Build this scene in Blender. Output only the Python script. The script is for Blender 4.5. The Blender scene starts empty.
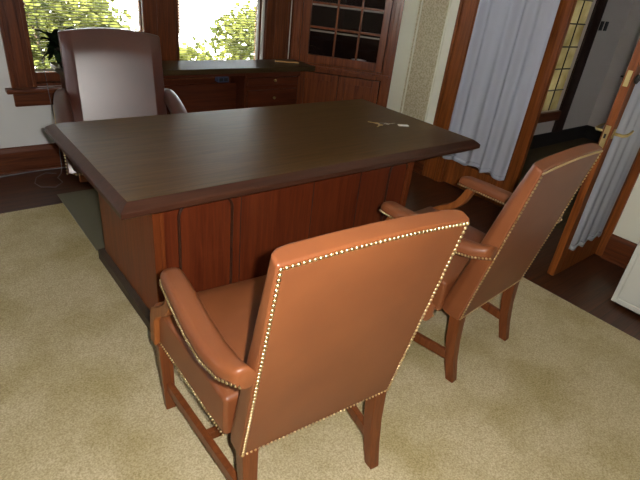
import bpy, bmesh, math, random
from mathutils import Vector, Matrix
random.seed(7)
S = bpy.context.scene
COL = S.collection
PI = math.pi

# ------------------------------------------------------------------ camera, sky, sun, flash, exposure
PITCH, ROLL, YAW = 0.501564, 0.1205907, -0.729534
cyw, syw = math.cos(YAW), math.sin(YAW)
fw = Vector((-syw * math.cos(PITCH), cyw * math.cos(PITCH), -math.sin(PITCH)))
r0 = Vector((cyw, syw, 0)); u0 = r0.cross(fw)
rt = r0 * math.cos(ROLL) + u0 * math.sin(ROLL)
up = -r0 * math.sin(ROLL) + u0 * math.cos(ROLL)
CAM = Vector((0, 0, 1.4401))
cd = bpy.data.cameras.new('camera'); co = bpy.data.objects.new('camera', cd); COL.objects.link(co)
cd.sensor_width = 36; cd.lens = 485.1 / 640 * 36; cd.clip_start = 0.02; cd.clip_end = 200
m3 = Matrix((rt, up, -fw)).transposed()
co.matrix_world = Matrix.Translation(CAM) @ m3.to_4x4()
S.camera = co

W = bpy.data.worlds.new('sky'); S.world = W; W.use_nodes = True
bg = W.node_tree.nodes['Background']
bg.inputs[0].default_value = (0.86, 0.93, 1.0, 1); bg.inputs[1].default_value = 16.0

sl = bpy.data.lights.new('sun', 'SUN'); sl.energy = 30; sl.angle = 0.01; sl.color = (1, .95, .84)
so = bpy.data.objects.new('sun', sl); COL.objects.link(so)
so.rotation_euler = Vector((.6, .3, -.75)).to_track_quat('-Z', 'Y').to_euler()

# the camera's own flash, a hand's width beside the lens
fl = bpy.data.lights.new('camera_flash', 'SPOT'); fl.spot_size = math.radians(150); fl.spot_blend = .3; fl.energy = 96; fl.shadow_soft_size = 0.012; fl.color = (1, .97, .92)
fo = bpy.data.objects.new('camera_flash', fl); COL.objects.link(fo)
fo.location = CAM + rt * 0.05 + up * 0.02; fo.rotation_euler = fw.to_track_quat('-Z', 'Y').to_euler()

S.view_settings.view_transform = 'Standard'; S.view_settings.look = 'None'
S.view_settings.gamma = 1; S.view_settings.use_curve_mapping = False
S.view_settings.exposure = 0.66

# ------------------------------------------------------------------ materials
def srgb(r, g, b):
    f = lambda c: (c / 12.92 if c <= .04045 else ((c + .055) / 1.055) ** 2.4)
    return (f(r / 255), f(g / 255), f(b / 255), 1)

def mat(name, col, rough=.5, metal=0, coat=0, coat_rough=.1, spec=.5):
    m = bpy.data.materials.new(name); m.use_nodes = True
    b = m.node_tree.nodes['Principled BSDF']
    b.inputs['Base Color'].default_value = col; b.inputs['Roughness'].default_value = rough
    b.inputs['Metallic'].default_value = metal; b.inputs['Coat Weight'].default_value = coat
    b.inputs['Coat Roughness'].default_value = coat_rough; b.inputs['Specular IOR Level'].default_value = spec
    return m

def nodes(m): return m.node_tree.nodes, m.node_tree.links, m.node_tree.nodes['Principled BSDF']

def ramp(N, stops):
    r = N.new('ShaderNodeValToRGB'); e = r.color_ramp.elements
    e[0].position, e[0].color = stops[0]; e[1].position, e[1].color = stops[-1]
    for p, c in stops[1:-1]:
        x = e.new(p); x.color = c
    return r

def wood(name, dark, light, axis='x', rough=.35, coat=.3, scale=1.0, planks=None, coat_rough=.12, spec=.3):
    m = mat(name, light, rough, 0, coat, coat_rough, spec); N, L, B = nodes(m)
    tc = N.new('ShaderNodeTexCoord'); mp = N.new('ShaderNodeMapping'); L.new(tc.outputs['Object'], mp.inputs[0])
    s = {'x': (1.2, 22, 22), 'y': (22, 1.2, 22), 'z': (22, 22, 1.2)}[axis]
    mp.inputs['Scale'].default_value = [v * scale for v in s]
    n = N.new('ShaderNodeTexNoise'); n.inputs['Scale'].default_value = 2.2; n.inputs['Detail'].default_value = 8
    n.inputs['Roughness'].default_value = .65; n.inputs['Distortion'].default_value = .6
    L.new(mp.outputs[0], n.inputs['Vector'])
    r = ramp(N, [(.3, dark), (.72, light)]); L.new(n.outputs['Fac'], r.inputs[0])
    out = r.outputs[0]
    if planks:
        br = N.new('ShaderNodeTexBrick'); mp2 = N.new('ShaderNodeMapping'); L.new(tc.outputs['Object'], mp2.inputs[0])
        if axis == 'y': mp2.inputs['Rotation'].default_value = (0, 0, PI / 2)
        br.inputs['Scale'].default_value = 1; br.inputs['Brick Width'].default_value = planks[0]
        br.inputs['Row Height'].default_value = planks[1]; br.inputs['Mortar Size'].default_value = .0015
        br.inputs['Color1'].default_value = (.75, .75, .75, 1); br.inputs['Color2'].default_value = (1.15, 1.1, 1.05, 1)
        br.inputs['Mortar'].default_value = (.25, .25, .25, 1); L.new(mp2.outputs[0], br.inputs['Vector'])
        mx = N.new('ShaderNodeMix'); mx.data_type = 'RGBA'; mx.blend_type = 'MULTIPLY'; mx.inputs[0].default_value = 1
        L.new(out, mx.inputs[6]); L.new(br.outputs[0], mx.inputs[7]); out = mx.outputs[2]
    L.new(out, B.inputs['Base Color'])
    bp = N.new('ShaderNodeBump'); bp.inputs['Strength'].default_value = .08; bp.inputs['Distance'].default_value = .002
    L.new(n.outputs['Fac'], bp.inputs['Height']); L.new(bp.outputs[0], B.inputs['Normal'])
    return m

def leather(name, dark, light, rough=.42, spec=.5):
    m = mat(name, light, rough, 0, 0, .1, spec); N, L, B = nodes(m)
    tc = N.new('ShaderNodeTexCoord')
    n = N.new('ShaderNodeTexNoise'); n.inputs['Scale'].default_value = 5; n.inputs['Detail'].default_value = 5
    L.new(tc.outputs['Object'], n.inputs['Vector'])
    r = ramp(N, [(.3, dark), (.7, light)]); L.new(n.outputs['Fac'], r.inputs[0]); L.new(r.outputs[0], B.inputs['Base Color'])
    v = N.new('ShaderNodeTexVoronoi'); v.inputs['Scale'].default_value = 420; L.new(tc.outputs['Object'], v.inputs['Vector'])
    bp = N.new('ShaderNodeBump'); bp.inputs['Strength'].default_value = .07; bp.inputs['Distance'].default_value = .0005
    L.new(v.outputs['Distance'], bp.inputs['Height']); L.new(bp.outputs[0], B.inputs['Normal'])
    return m

def plaster(name, col, rough=.75):
    m = mat(name, col, rough, spec=.3); N, L, B = nodes(m)
    tc = N.new('ShaderNodeTexCoord'); n = N.new('ShaderNodeTexNoise'); n.inputs['Scale'].default_value = 60
    L.new(tc.outputs['Object'], n.inputs['Vector'])
    bp = N.new('ShaderNodeBump'); bp.inputs['Strength'].default_value = .05; bp.inputs['Distance'].default_value = .003
    L.new(n.outputs['Fac'], bp.inputs['Height']); L.new(bp.outputs[0], B.inputs['Normal'])
    return m

M = {}
M['wall'] = plaster('wall_paint', srgb(218, 219, 218))
M['cream'] = plaster('cream_paint', srgb(240, 239, 220))
M['hall'] = plaster('hall_paint', srgb(196, 186, 178))
M['ceil'] = plaster('ceiling_paint', srgb(225, 222, 214))
M['trim'] = wood('oak_trim', srgb(62, 27, 12), srgb(116, 60, 28), 'z', .38, .1)
M['trim_x'] = wood('oak_trim_long', srgb(62, 27, 12), srgb(112, 58, 28), 'x', .38, .1)
M['trim_y'] = wood('oak_trim_deep', srgb(64, 28, 12), srgb(116, 60, 28), 'y', .38, .1)
M['door'] = wood('door_oak', srgb(92, 44, 14), srgb(158, 88, 36), 'z', .4, .08)
M['cab'] = wood('cabinet_oak', srgb(80, 36, 14), srgb(140, 74, 34), 'z', .34, .45, coat_rough=.2)
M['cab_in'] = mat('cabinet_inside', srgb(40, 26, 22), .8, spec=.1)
M['dark'] = wood('dark_hall_wood', srgb(30, 16, 12), srgb(52, 28, 20), 'z', .45, 0)
M['edge'] = mat('flash_lit_shelf_edge', srgb(150, 140, 128), .5)  # pale tone carries the flash catching the shelf fronts
M['floor'] = wood('floor_planks', srgb(48, 24, 12), srgb(88, 48, 25), 'x', .35, .1, 1, (1.6, .058))
M['hallfloor'] = wood('hall_floor', srgb(60, 48, 26), srgb(92, 76, 44), 'x', .5, .0)
M['dtop'] = wood('desk_top_walnut', srgb(66, 46, 24), srgb(92, 66, 36), 'x', .36, 0, 1.3, spec=.10)
M['dedge'] = wood('desk_edge_walnut', srgb(50, 27, 18), srgb(72, 42, 29), 'x', .34, .1)
M['dbase'] = wood('desk_base_walnut', srgb(88, 38, 14), srgb(124, 60, 26), 'z', .4, .0)
M['dpan'] = wood('desk_panel_walnut', srgb(80, 30, 13), srgb(114, 50, 23), 'z', .4, .05)
M['plinth'] = wood('desk_plinth', srgb(44, 30, 18), srgb(64, 46, 28), 'x', .5, .0)
M['cred'] = wood('credenza_walnut', srgb(62, 26, 12), srgb(92, 42, 20), 'x', .4, .05)
M['ctop'] = wood('credenza_top', srgb(52, 40, 24), srgb(74, 58, 36), 'x', .4, .0, spec=.12)
M['leg'] = wood('chair_leg_walnut', srgb(88, 44, 20), srgb(122, 68, 34), 'z', .4, .1)
M['armwood'] = wood('arm_post_walnut', srgb(122, 66, 28), srgb(160, 96, 48), 'z', .4, .1)
M['lea'] = leather('brown_leather', srgb(112, 62, 34), srgb(126, 72, 39))
M['lea2'] = leather('dark_brown_leather', srgb(66, 34, 26), srgb(82, 43, 33), .36, .85)
M['welt'] = mat('leather_welt', srgb(104, 62, 42), .45)
M['brass'] = mat('brass_nail', srgb(216, 192, 148), .36, 1)
M['brass2'] = mat('brass_plate', srgb(208, 186, 128), .38, 1)
M['steel'] = mat('steel', srgb(200, 200, 200), .25, 1)
M['black'] = mat('black_plastic', srgb(22, 22, 24), .5)
M['white'] = mat('white_enamel', srgb(214, 214, 204), .4)
M['blind'] = None
M['sash'] = mat('sash_white', srgb(220, 220, 214), .5)
M['cable'] = mat('cable_grey', srgb(110, 112, 118), .5)
M['vinyl'] = mat('vinyl_mat', srgb(100, 96, 76), .4)
M['blue'] = mat('blue_plastic', srgb(62, 70, 100), .5)
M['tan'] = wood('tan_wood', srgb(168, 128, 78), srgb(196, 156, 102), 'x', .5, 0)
M['tag'] = mat('key_tag', srgb(225, 225, 220), .4)
M['pot'] = mat('clay_pot', srgb(50, 34, 28), .7)
M['dish'] = mat('white_china', srgb(235, 235, 232), .15)
M['lead'] = mat('lead_came', srgb(30, 26, 22), .6)
M['concrete'] = mat('pale_concrete', srgb(236, 232, 222), .9)
M['bark'] = mat('bark', srgb(70, 52, 38), .9)

def carpet():
    m = mat('beige_carpet', srgb(190, 172, 126), .95, spec=.1); N, L, B = nodes(m)
    tc = N.new('ShaderNodeTexCoord')
    a = N.new('ShaderNodeTexNoise'); a.inputs['Scale'].default_value = 170; a.inputs['Detail'].default_value = 3
    b = N.new('ShaderNodeTexNoise'); b.inputs['Scale'].default_value = 2.6; b.inputs['Detail'].default_value = 5
    for n in (a, b): L.new(tc.outputs['Object'], n.inputs['Vector'])
    r1 = ramp(N, [(.3, srgb(158, 143, 108)), (.7, srgb(202, 188, 154))]); L.new(a.outputs['Fac'], r1.inputs[0])
    r2 = ramp(N, [(.36, (.78, .76, .62, 1)), (.56, (1, 1, 1, 1))]); L.new(b.outputs['Fac'], r2.inputs[0])
    mx = N.new('ShaderNodeMix'); mx.data_type = 'RGBA'; mx.blend_type = 'MULTIPLY'; mx.inputs[0].default_value = 1
    L.new(r1.outputs[0], mx.inputs[6]); L.new(r2.outputs[0], mx.inputs[7]); L.new(mx.outputs[2], B.inputs['Base Color'])
    bp = N.new('ShaderNodeBump'); bp.inputs['Strength'].default_value = .6; bp.inputs['Distance'].default_value = .004
    L.new(a.outputs['Fac'], bp.inputs['Height']); L.new(bp.outputs[0], B.inputs['Normal'])
    return m
M['carpet'] = carpet()

def wallpaper():
    m = mat('speckled_wallpaper', srgb(200, 190, 160), .8, spec=.2); N, L, B = nodes(m)
    tc = N.new('ShaderNodeTexCoord')
    v = N.new('ShaderNodeTexNoise'); v.inputs['Scale'].default_value = 75; v.inputs['Detail'].default_value = 2
    L.new(tc.outputs['Object'], v.inputs['Vector'])
    r = ramp(N, [(.42, srgb(188, 176, 142)), (.58, srgb(216, 206, 178))]); L.new(v.outputs['Fac'], r.inputs[0])
    L.new(r.outputs[0], B.inputs['Base Color']); return m
M['paper'] = wallpaper()

def glass(name, tint=(1, 1, 1, 1)):
    m = bpy.data.materials.new(name); m.use_nodes = True; N, L = m.node_tree.nodes, m.node_tree.links
    N.clear(); o = N.new('ShaderNodeOutputMaterial'); mx = N.new('ShaderNodeMixShader')
    t = N.new('ShaderNodeBsdfTransparent'); t.inputs[0].default_value = tint
    g = N.new('ShaderNodeBsdfGlossy'); g.inputs['Roughness'].default_value = .02
    f = N.new('ShaderNodeFresnel'); f.inputs[0].default_value = 1.45
    L.new(f.outputs[0], mx.inputs[0]); L.new(t.outputs[0], mx.inputs[1]); L.new(g.outputs[0], mx.inputs[2])
    L.new(mx.outputs[0], o.inputs[0]); return m
M['glass'] = glass('window_glass')

def thin(name, col, trans, rough=.9, noise=None):
    """thin cloth or leaf: diffuse front, light through from behind"""
    m = bpy.data.materials.new(name); m.use_nodes = True; N, L = m.node_tree.nodes, m.node_tree.links
    N.clear(); o = N.new('ShaderNodeOutputMaterial'); mx = N.new('ShaderNodeMixShader'); mx.inputs[0].default_value = trans
    d = N.new('ShaderNodeBsdfDiffuse'); t = N.new('ShaderNodeBsdfTranslucent')
    d.inputs[0].default_value = col; t.inputs[0].default_value = col
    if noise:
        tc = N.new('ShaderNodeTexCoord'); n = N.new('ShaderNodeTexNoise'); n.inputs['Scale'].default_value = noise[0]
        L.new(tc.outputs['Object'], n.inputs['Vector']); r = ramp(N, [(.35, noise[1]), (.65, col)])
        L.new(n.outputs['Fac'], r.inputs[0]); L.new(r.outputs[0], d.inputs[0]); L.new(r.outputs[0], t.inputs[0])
    L.new(d.outputs[0], mx.inputs[1]); L.new(t.outputs[0], mx.inputs[2]); L.new(mx.outputs[0], o.inputs[0]); return m
M['blind'] = thin('blind_vinyl', srgb(150, 148, 130), .2)
M['curt'] = thin('curtain_voile', srgb(204, 206, 218), .25)
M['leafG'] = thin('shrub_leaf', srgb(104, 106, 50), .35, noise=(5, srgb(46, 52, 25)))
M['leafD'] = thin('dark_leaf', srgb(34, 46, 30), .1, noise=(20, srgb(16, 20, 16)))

def amber():
    m = glass('amber_leaded_glass'); N, L = m.node_tree.nodes, m.node_tree.links
    N.clear(); o = N.new('ShaderNodeOutputMaterial'); tr = N.new('ShaderNodeBsdfTranslucent'); d = N.new('ShaderNodeBsdfPrincipled')
    d.inputs['Roughness'].default_value = .25
    tc = N.new('ShaderNodeTexCoord'); n = N.new('ShaderNodeTexNoise'); n.inputs['Scale'].default_value = 5; n.inputs['Detail'].default_value = 3
    L.new(tc.outputs['Object'], n.inputs['Vector']); r = ramp(N, [(.3, srgb(166, 150, 104)), (.7, srgb(214, 204, 168))])
    L.new(n.outputs['Fac'], r.inputs[0]); L.new(r.outputs[0], tr.inputs[0]); L.new(r.outputs[0], d.inputs['Base Color'])
    mx = N.new('ShaderNodeMixShader'); mx.inputs[0].default_value = .17
    L.new(d.outputs[0], mx.inputs[1]); L.new(tr.outputs[0], mx.inputs[2]); L.new(mx.outputs[0], o.inputs[0]); return m
M['amber'] = amber()

# ------------------------------------------------------------------ helpers
def obj(name, bm, m, parent=None, bev=0, seg=2, smooth=True, sub=0):
    bmesh.ops.recalc_face_normals(bm, faces=bm.faces)
    me = bpy.data.meshes.new(name); bm.to_mesh(me); bm.free()
    o = bpy.data.objects.new(name, me); COL.objects.link(o)
    for x in (m if isinstance(m, (list, tuple)) else [m]): me.materials.append(x)
    if smooth:
        for p in me.polygons: p.use_smooth = True
    if bev:
        b = o.modifiers.new('bevel', 'BEVEL'); b.width = bev; b.segments = seg; b.limit_method = 'ANGLE'; b.angle_limit = .6
        b.harden_normals = False
    if sub:
        s = o.modifiers.new('sub', 'SUBSURF'); s.levels = sub; s.render_levels = sub
    elif smooth:
        w = o.modifiers.new('wn', 'WEIGHTED_NORMAL'); w.keep_sharp = True
    if parent: o.parent = parent
    return o

def tag(o, label=None, cat=None, group=None, kind=None):
    if label: o['label'] = label
    if cat: o['category'] = cat
    if group: o['group'] = group
    if kind: o['kind'] = kind
    return o

def thing(name, label, cat, loc=(0, 0, 0), rz=0, group=None, kind=None):
    o = bpy.data.objects.new(name, None); COL.objects.link(o); o.location = loc; o.rotation_euler = (0, 0, rz)
    o.empty_display_size = .1
    return tag(o, label, cat, group, kind)

def struct(o, label=None, cat=None):
    o['kind'] = 'structure'
    return tag(o, label, cat)

def copy_tree(o, parent=None):
    c = o.copy(); COL.objects.link(c); c.parent = parent
    for ch in [x for x in S.objects if x.parent == o]: copy_tree(ch, c)
    return c

def box(bm, x0, x1, y0, y1, z0, z1):
    v = [bm.verts.new(p) for p in ((x0, y0, z0), (x1, y0, z0), (x1, y1, z0), (x0, y1, z0), (x0, y0, z1), (x1, y0, z1), (x1, y1, z1), (x0, y1, z1))]
    for f in ((0, 3, 2, 1), (4, 5, 6, 7), (0, 1, 5, 4), (1, 2, 6, 5), (2, 3, 7, 6), (3, 0, 4, 7)): bm.faces.new([v[i] for i in f])
    return bm

def B(*boxes):
    bm = bmesh.new()
    for b in boxes: box(bm, *b)
    return bm

def loft(bm, rings, cap=True, closed=True):
    R = [[bm.verts.new(p) for p in r] for r in rings]; n = len(R[0])
    for a, b in zip(R, R[1:]):
        for i in range(n if closed else n - 1):
            j = (i + 1) % n; bm.faces.new((a[i], a[j], b[j], b[i]))
    if cap: bm.faces.new(R[0][::-1]); bm.faces.new(R[-1])
    return bm

def bar(bm, a, b, w0, d0, w1=None, d1=None):
    """square-section tapering member from a to b (section in x, y)"""
    w1 = w1 or w0; d1 = d1 or d0
    f = lambda c, w, d: [(c[0] - w / 2, c[1] - d / 2, c[2]), (c[0] + w / 2, c[1] - d / 2, c[2]), (c[0] + w / 2, c[1] + d / 2, c[2]), (c[0] - w / 2, c[1] + d / 2, c[2])]
    return loft(bm, [f(a, w0, d0), f(b, w1, d1)])

def tube(bm, pts, r, n=8):
    pts = [Vector(p) for p in pts]; rings = []
    for i, p in enumerate(pts):
        t = (pts[min(i + 1, len(pts) - 1)] - pts[max(i - 1, 0)]).normalized()
        a = t.cross(Vector((0, 0, 1)))
        if a.length < .05: a = t.cross(Vector((1, 0, 0)))
        a.normalize(); b = t.cross(a)
        rr = r[i] if isinstance(r, (list, tuple)) else r
        rings.append([p + (a * math.cos(2 * PI * k / n) + b * math.sin(2 * PI * k / n)) * rr for k in range(n)])
    return loft(bm, rings)

def lathe(bm, prof, c=(0, 0, 0), n=20):
    return loft(bm, [[(c[0] + r * math.cos(2 * PI * k / n), c[1] + r * math.sin(2 * PI * k / n), c[2] + z) for k in range(n)] for r, z in prof])

def prism(bm, pts, ext):
    """closed outline pts extruded by the vector ext"""
    e = Vector(ext)
    return loft(bm, [[Vector(p) for p in pts], [Vector(p) + e for p in pts]])

def nails(bm, pts, normal, pitch=.0118, r=.0050):
    """round-headed nails side by side along a polyline"""
    pts = [Vector(p) for p in pts]; nf = normal if callable(normal) else (lambda p: Vector(normal).normalized())
    seg = [(b - a).length for a, b in zip(pts, pts[1:])]; T = sum(seg); n = max(2, int(T / pitch)); acc = 0; k = 0
    for i in range(n + 1):
        d = T * i / n
        while k < len(seg) - 1 and d > acc + seg[k]: acc += seg[k]; k += 1
        p = pts[k].lerp(pts[k + 1], min(1, (d - acc) / seg[k])); N = Vector(nf(p)).normalized()
        a = N.orthogonal().normalized(); b = N.cross(a)
        rings = [[p + (a * math.cos(PI / 4 * q) + b * math.sin(PI / 4 * q)) * rr + N * h for q in range(8)] for rr, h in ((r, -.001), (r, .0006), (r * .72, .0027), (r * .3, .0036))]
        loft(bm, rings)
    return bm

# ------------------------------------------------------------------ the room
XR, YB, XL, YF, ZC = 3.31, 3.741, -2.2, -4.0, 2.75
o = obj('floor', B((XL, XR + .12, YF, YB, -.05, 0)), M['floor'], smooth=False); struct(o)
o = obj('ceiling', B((XL - .15, XR + .12, YF - .15, YB + .15, ZC, ZC + .2)), M['ceil'], smooth=False); struct(o)
W1 = (.635, 1.437); W2 = (1.640, 2.445); WZ = (.575, 2.15)
T = .15
o = obj('wall_back', B((XL, XR + .12, YB, YB + T, -.05, WZ[0]), (XL, XR + .12, YB, YB + T, WZ[1], ZC),
                       (XL, W1[0], YB, YB + T, WZ[0], WZ[1]), (W1[1], W2[0], YB, YB + T, WZ[0], WZ[1]), (W2[1], XR + .12, YB, YB + T, WZ[0], WZ[1])), M['wall'], smooth=False); struct(o)
DY0, DY1, DZ = .98, 2.28, 2.06
o = obj('wall_right', B((XR, XR + .12, YF, DY0, -.05, ZC), (XR, XR + .12, DY1, YB, -.05, ZC), (XR, XR + .12, DY0, DY1, DZ, ZC)), M['cream'], smooth=False); struct(o)
LW = (2.85, 3.35, 1.15, 1.85)  # opening added out of view to let in fill daylight
o = obj('wall_left', B((XL - T, XL, YF, YB + T, -.05, LW[2]), (XL - T, XL, YF, YB + T, LW[3], ZC), (XL - T, XL, YF, LW[0], LW[2], LW[3]), (XL - T, XL, LW[1], YB + T, LW[2], LW[3])), M['wall'], smooth=False); struct(o)
t = thing('added_fill_window_left', None, None); struct(t)  # unseen window, put in to brighten the room
obj('sash', B((XL - .1, XL - .06, LW[0], LW[0] + .05, LW[2], LW[3]), (XL - .1, XL - .06, LW[1] - .05, LW[1], LW[2], LW[3]), (XL - .1, XL - .06, LW[0] + .05, LW[1] - .05, LW[2], LW[2] + .05), (XL - .1, XL - .06, LW[0] + .05, LW[1] - .05, LW[3] - .05, LW[3])), M['trim'], t, bev=.003)
obj('pane', B((XL - .082, XL - .078, LW[0] + .05, LW[1] - .05, LW[2] + .05, LW[3] - .05)), M['glass'], t, smooth=False)
o = obj('wall_front', B((XL - T, XR + .12, YF - T, YF, -.05, ZC)), M['wall'], smooth=False); struct(o)

def baseboard(name, x0, x1, y0, y1, side, m, k=1):
    bm = bmesh.new()
    if side == 'back':
        pr = [(0, 0), (-.022, 0), (-.022, .135), (-.016, .15), (-.012, .172), (0, .178)]
        prism(bm, [(x0, y0 + a, z) for a, z in pr], (x1 - x0, 0, 0))
        prism(bm, [(x0, y0 + a, z) for a, z in [(-.022, 0), (-.036, 0), (-.034, .012), (-.022, .02)]], (x1 - x0, 0, 0))
    else:
        pr = [(0, 0), (-.022, 0), (-.022, .135 * k), (-.016, .15 * k), (-.012, .165 * k), (0, .17 * k)]
        prism(bm, [(x0 + a, y0, z) for a, z in pr], (0, y1 - y0, 0))
        prism(bm, [(x0 + a, y0, z) for a, z in [(-.022, 0), (-.036, 0), (-.034, .012), (-.022, .02)]], (0, y1 - y0, 0))
    return struct(obj(name, bm, m, bev=.001, seg=1))
baseboard('baseboard_back', XL, 2.70, YB, YB, 'back', M['trim_x'])
baseboard('baseboard_right', XR, XR, YF, .895, 'right', M['trim_y'])
baseboard('baseboard_right_far', XR, XR, 2.452, 3.0, 'right', M['trim_y'], 1.65)

# window woodwork
def casing(name, x0, x1, z0, z1, y=YB):
    bm = B((x0, x1, y - .022, y, z0, z1))
    box(bm, x0, x0 + .022, y - .032, y - .022, z0, z1); box(bm, x1 - .022, x1, y - .032, y - .022, z0, z1)
    box(bm, (x0 + x1) / 2 - .03, (x0 + x1) / 2 + .03, y - .027, y - .022, z0, z1)
    return struct(obj(name, bm, M['trim'], bev=.004))
casing('trim_1', .508, .655, .575, 2.30)
casing('trim_2', 1.394, 1.658, .575, 2.15)
casing('trim_3', 2.432, 2.671, .575, 2.30)
o = obj('trim_4', B((.508, 2.665, YB - .026, YB, 2.15, 2.30)), M['trim_x'], bev=.004); struct(o)
bm = B((.468, 2.70, YB - .075, YB, .545, .575)); struct(obj('trim_5', bm, M['trim_x'], bev=.009, seg=3))       # stool
bm = B((.508, 2.665, YB - .024, YB, .452, .545)); struct(obj('trim_6', bm, M['trim_x'], bev=.005))            # apron
# narrow white strip of plaster beside the corner cabinet
o = obj('trim_7', B((2.673, 2.693, YB - .016, YB, .55, 2.3)), M['sash'], bev=.002); struct(o)
struct(obj('trim_14', B((2.691, 2.718, YB - .022, YB, .575, 2.3)), M['trim'], bev=.002))

def window(name, x0, x1, white_right):
    t = thing(name, None, None, (0, 0, 0)); struct(t)
    y0, y1 = YB + .045, YB + .085; z0, z1 = WZ
    bm = B((x0, x0 + .012, YB, YB + T, z0, z1), (x1 - .012, x1, YB, YB + T, z0, z1), (x0, x1, YB, YB + T, z1 - .02, z1), (x0, x1, YB, YB + T, z0, z0 + .018))
    obj('window_jamb', bm, M['trim'], t, bev=.002)
    a, b = x0 + .012, x1 - .012
    bm = B((a, a + .025, y0, y1, z0 + .018, z1 - .02), (b - .025, b, y0, y1, z0 + .018, z1 - .02), (a, b, y0, y1, z0 + .018, z0 + .08), (a, b, y0, y1, z1 - .07, z1 - .02), (a, b, y0, y1, 1.40, 1.44))
    obj('sash', bm, M['trim'], t, bev=.003)
    obj('pane', B((a + .025, b - .025, y0 + .018, y0 + .022, z0 + .08, z1 - .07)), M['glass'], t, smooth=False)
    if white_right:
        obj('side_channel', B((x1 - .070, x1 - .052, YB + .022, YB + .044, z0 + .02, z1 - .03)), M['sash'], t, bev=.002)
        obj('side_channel', B((x1 - .036, x1 - .018, YB - .004, YB + .02, z0 + .02, z1 - .03)), M['sash'], t, bev=.002)
    return t
window('window_1', *W1, False); window('window_2', *W2, True)

def blind(label, x0, x1, zb):
    t = thing('mini_blind', label, 'blind', ((x0 + x1) / 2, YB + .02, zb)); w = (x1 - x0) / 2
    bm = bmesh.new(); n = int((2.09 - zb - .03) / .019)
    for i in range(n):
        z = .035 + i * .019
        pts = [(-w, .009 * s, z + .0018 * (1 - s * s) - .0042 * s) for s in (-1, -.4, .4, 1)]
        loft(bm, [pts, [(w, y, zz) for _, y, zz in pts]], cap=False, closed=False)
    obj('slats', bm, M['blind'], t)
    obj('bottom_rail', B((-w, w, -.011, .011, 0, .016)), M['blind'], t, bev=.003)
    obj('head_rail', B((-w, w, -.014, .014, 2.09 - zb, 2.125 - zb)), M['blind'], t, bev=.002)
    for s in (-.8, .8):
        obj('ladder_cord', tube(bmesh.new(), [(s * w, -.0105, .016), (s * w, -.0105, 2.09 - zb)], .0008, 5), M['blind'], t)
    return t
blind('white mini blind hanging in the left window, behind the high-backed chair', .655, 1.385, .667)
blind('white mini blind hanging in the right window above the low credenza', 1.675, 2.365, .667)

# door casing, doors
bm = B((XR - .024, XR, 2.268, 2.452, 0, 2.22), (XR - .036, XR - .024, 2.425, 2.452, 0, 2.22), (XR - .034, XR - .024, 2.30, 2.318, 0, 2.22))
struct(obj('trim_8', bm, M['door'], bev=.004))
struct(obj('trim_9', B((XR - .022, XR, .895, .972, 0, 2.22)), M['door'], bev=.004))
struct(obj('trim_10', B((XR - .022, XR, .972, 2.30, 2.075, 2.22)), M['trim_y'], bev=.004))
struct(obj('trim_11', B((XR, XR + .12, 2.262, 2.30 - .02, 0, DZ), (XR, XR + .12, DY0 - .0, DY0 + .016, 0, DZ), (XR, XR + .12, DY0 + .016, 2.262, DZ - .02, DZ)), M['door'], bev=.003))

def door(name, loc, rz):
    """glazed leaf .625 wide: local x runs from the hinge, room side is +y"""
    t = thing(name, None, None, loc, rz); struct(t)
    w, h, d, s = .60, 2.02, .042, .088
    bm = B((0, s, 0, d, .008, h), (w - s, w, 0, d, .008, h), (s, w - s, 0, d, .008, .21), (s, w - s, 0, d, h - .11, h))
    obj('door_frame', bm, M['door'], t, bev=.004)
    bm = B((s, w - s, .014, .03, .78, .80), (s, w - s, .014, .03, 1.36, 1.38), (w / 2 - .009, w / 2 + .009, .014, .03, .21, h - .11))
    obj('muntin', bm, M['door'], t, bev=.002)
    obj('pane', B((s, w - s, .020, .024, .21, h - .11)), M['glass'], t, smooth=False)
    return t
# left leaf: shut; hinge on the far jamb, runs toward -y
d1 = door('door_1', (XR + .022 + .042, 2.258, 0), 0)
d1.rotation_euler = (0, 0, -PI / 2); d1.scale = (1.033, 1, 1)
d1.location = (XR + .018, 2.258, 0)
# right leaf: swung into the room; hinge at the near jamb, runs toward -x
d2 = door('door_2', (XR - .026, .978, 0), PI)
d2.scale = (.94, 1, 1)
# lock hardware on the leading edge of the open leaf (local x = .60)
def lock(t):
    w = .60
    bm = B((w - .001, w + .003, .010, .032, 1.11, 1.185)); obj('deadbolt_plate', bm, M['brass2'], t, bev=.001)
    bm = bmesh.new()
    for z in (1.122, 1.173): lathe(bm, [(.0, 0), (.003, 0), (.003, .002), (0, .002)], n=8); bmesh.ops.translate(bm, vec=(0, 0, 0), verts=[])
    bm.free()
    bm = B((w - .001, w + .003, .008, .034, .80, .915)); obj('latch_plate', bm, M['brass2'], t, bev=.001)
    bm = B((w + .003, w + .0045, .016, .026, .850, .872)); obj('latch_bolt', bm, M['lead'], t)
    for s, y0 in ((1, .042), (-1, 0)):
        x = w - .045
        bm = B((x - .018, x + .018, y0 - (.005 if s < 0 else 0), y0 + (.005 if s > 0 else 0), .85, .90)); obj('handle_plate', bm, M['brass2'], t, bev=.002)
        bm = tube(bmesh.new(), [(x, y0, .875), (x, y0 + s * .045, .875), (x - .02, y0 + s * .056, .878), (x - .06, y0 + s * .056, .884), (x - .10, y0 + s * .052, .893)], [.008, .008, .0085, .007, .0055], 10)
        obj('lever_handle', bm, M['brass2'], t)
        bm = tube(bmesh.new(), [(x, y0, 1.148), (x, y0 + s * .012, 1.148)], .022, 16); obj('deadbolt_rose', bm, M['lead'], t, bev=.002)
        bm = B((x - .014, x + .014, y0 + (s * .012 if s > 0 else -.026), y0 + (.026 if s > 0 else -.012), 1.144, 1.152)); obj('thumb_turn', bm, M['lead'], t, bev=.002)
lock(d2)

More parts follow.
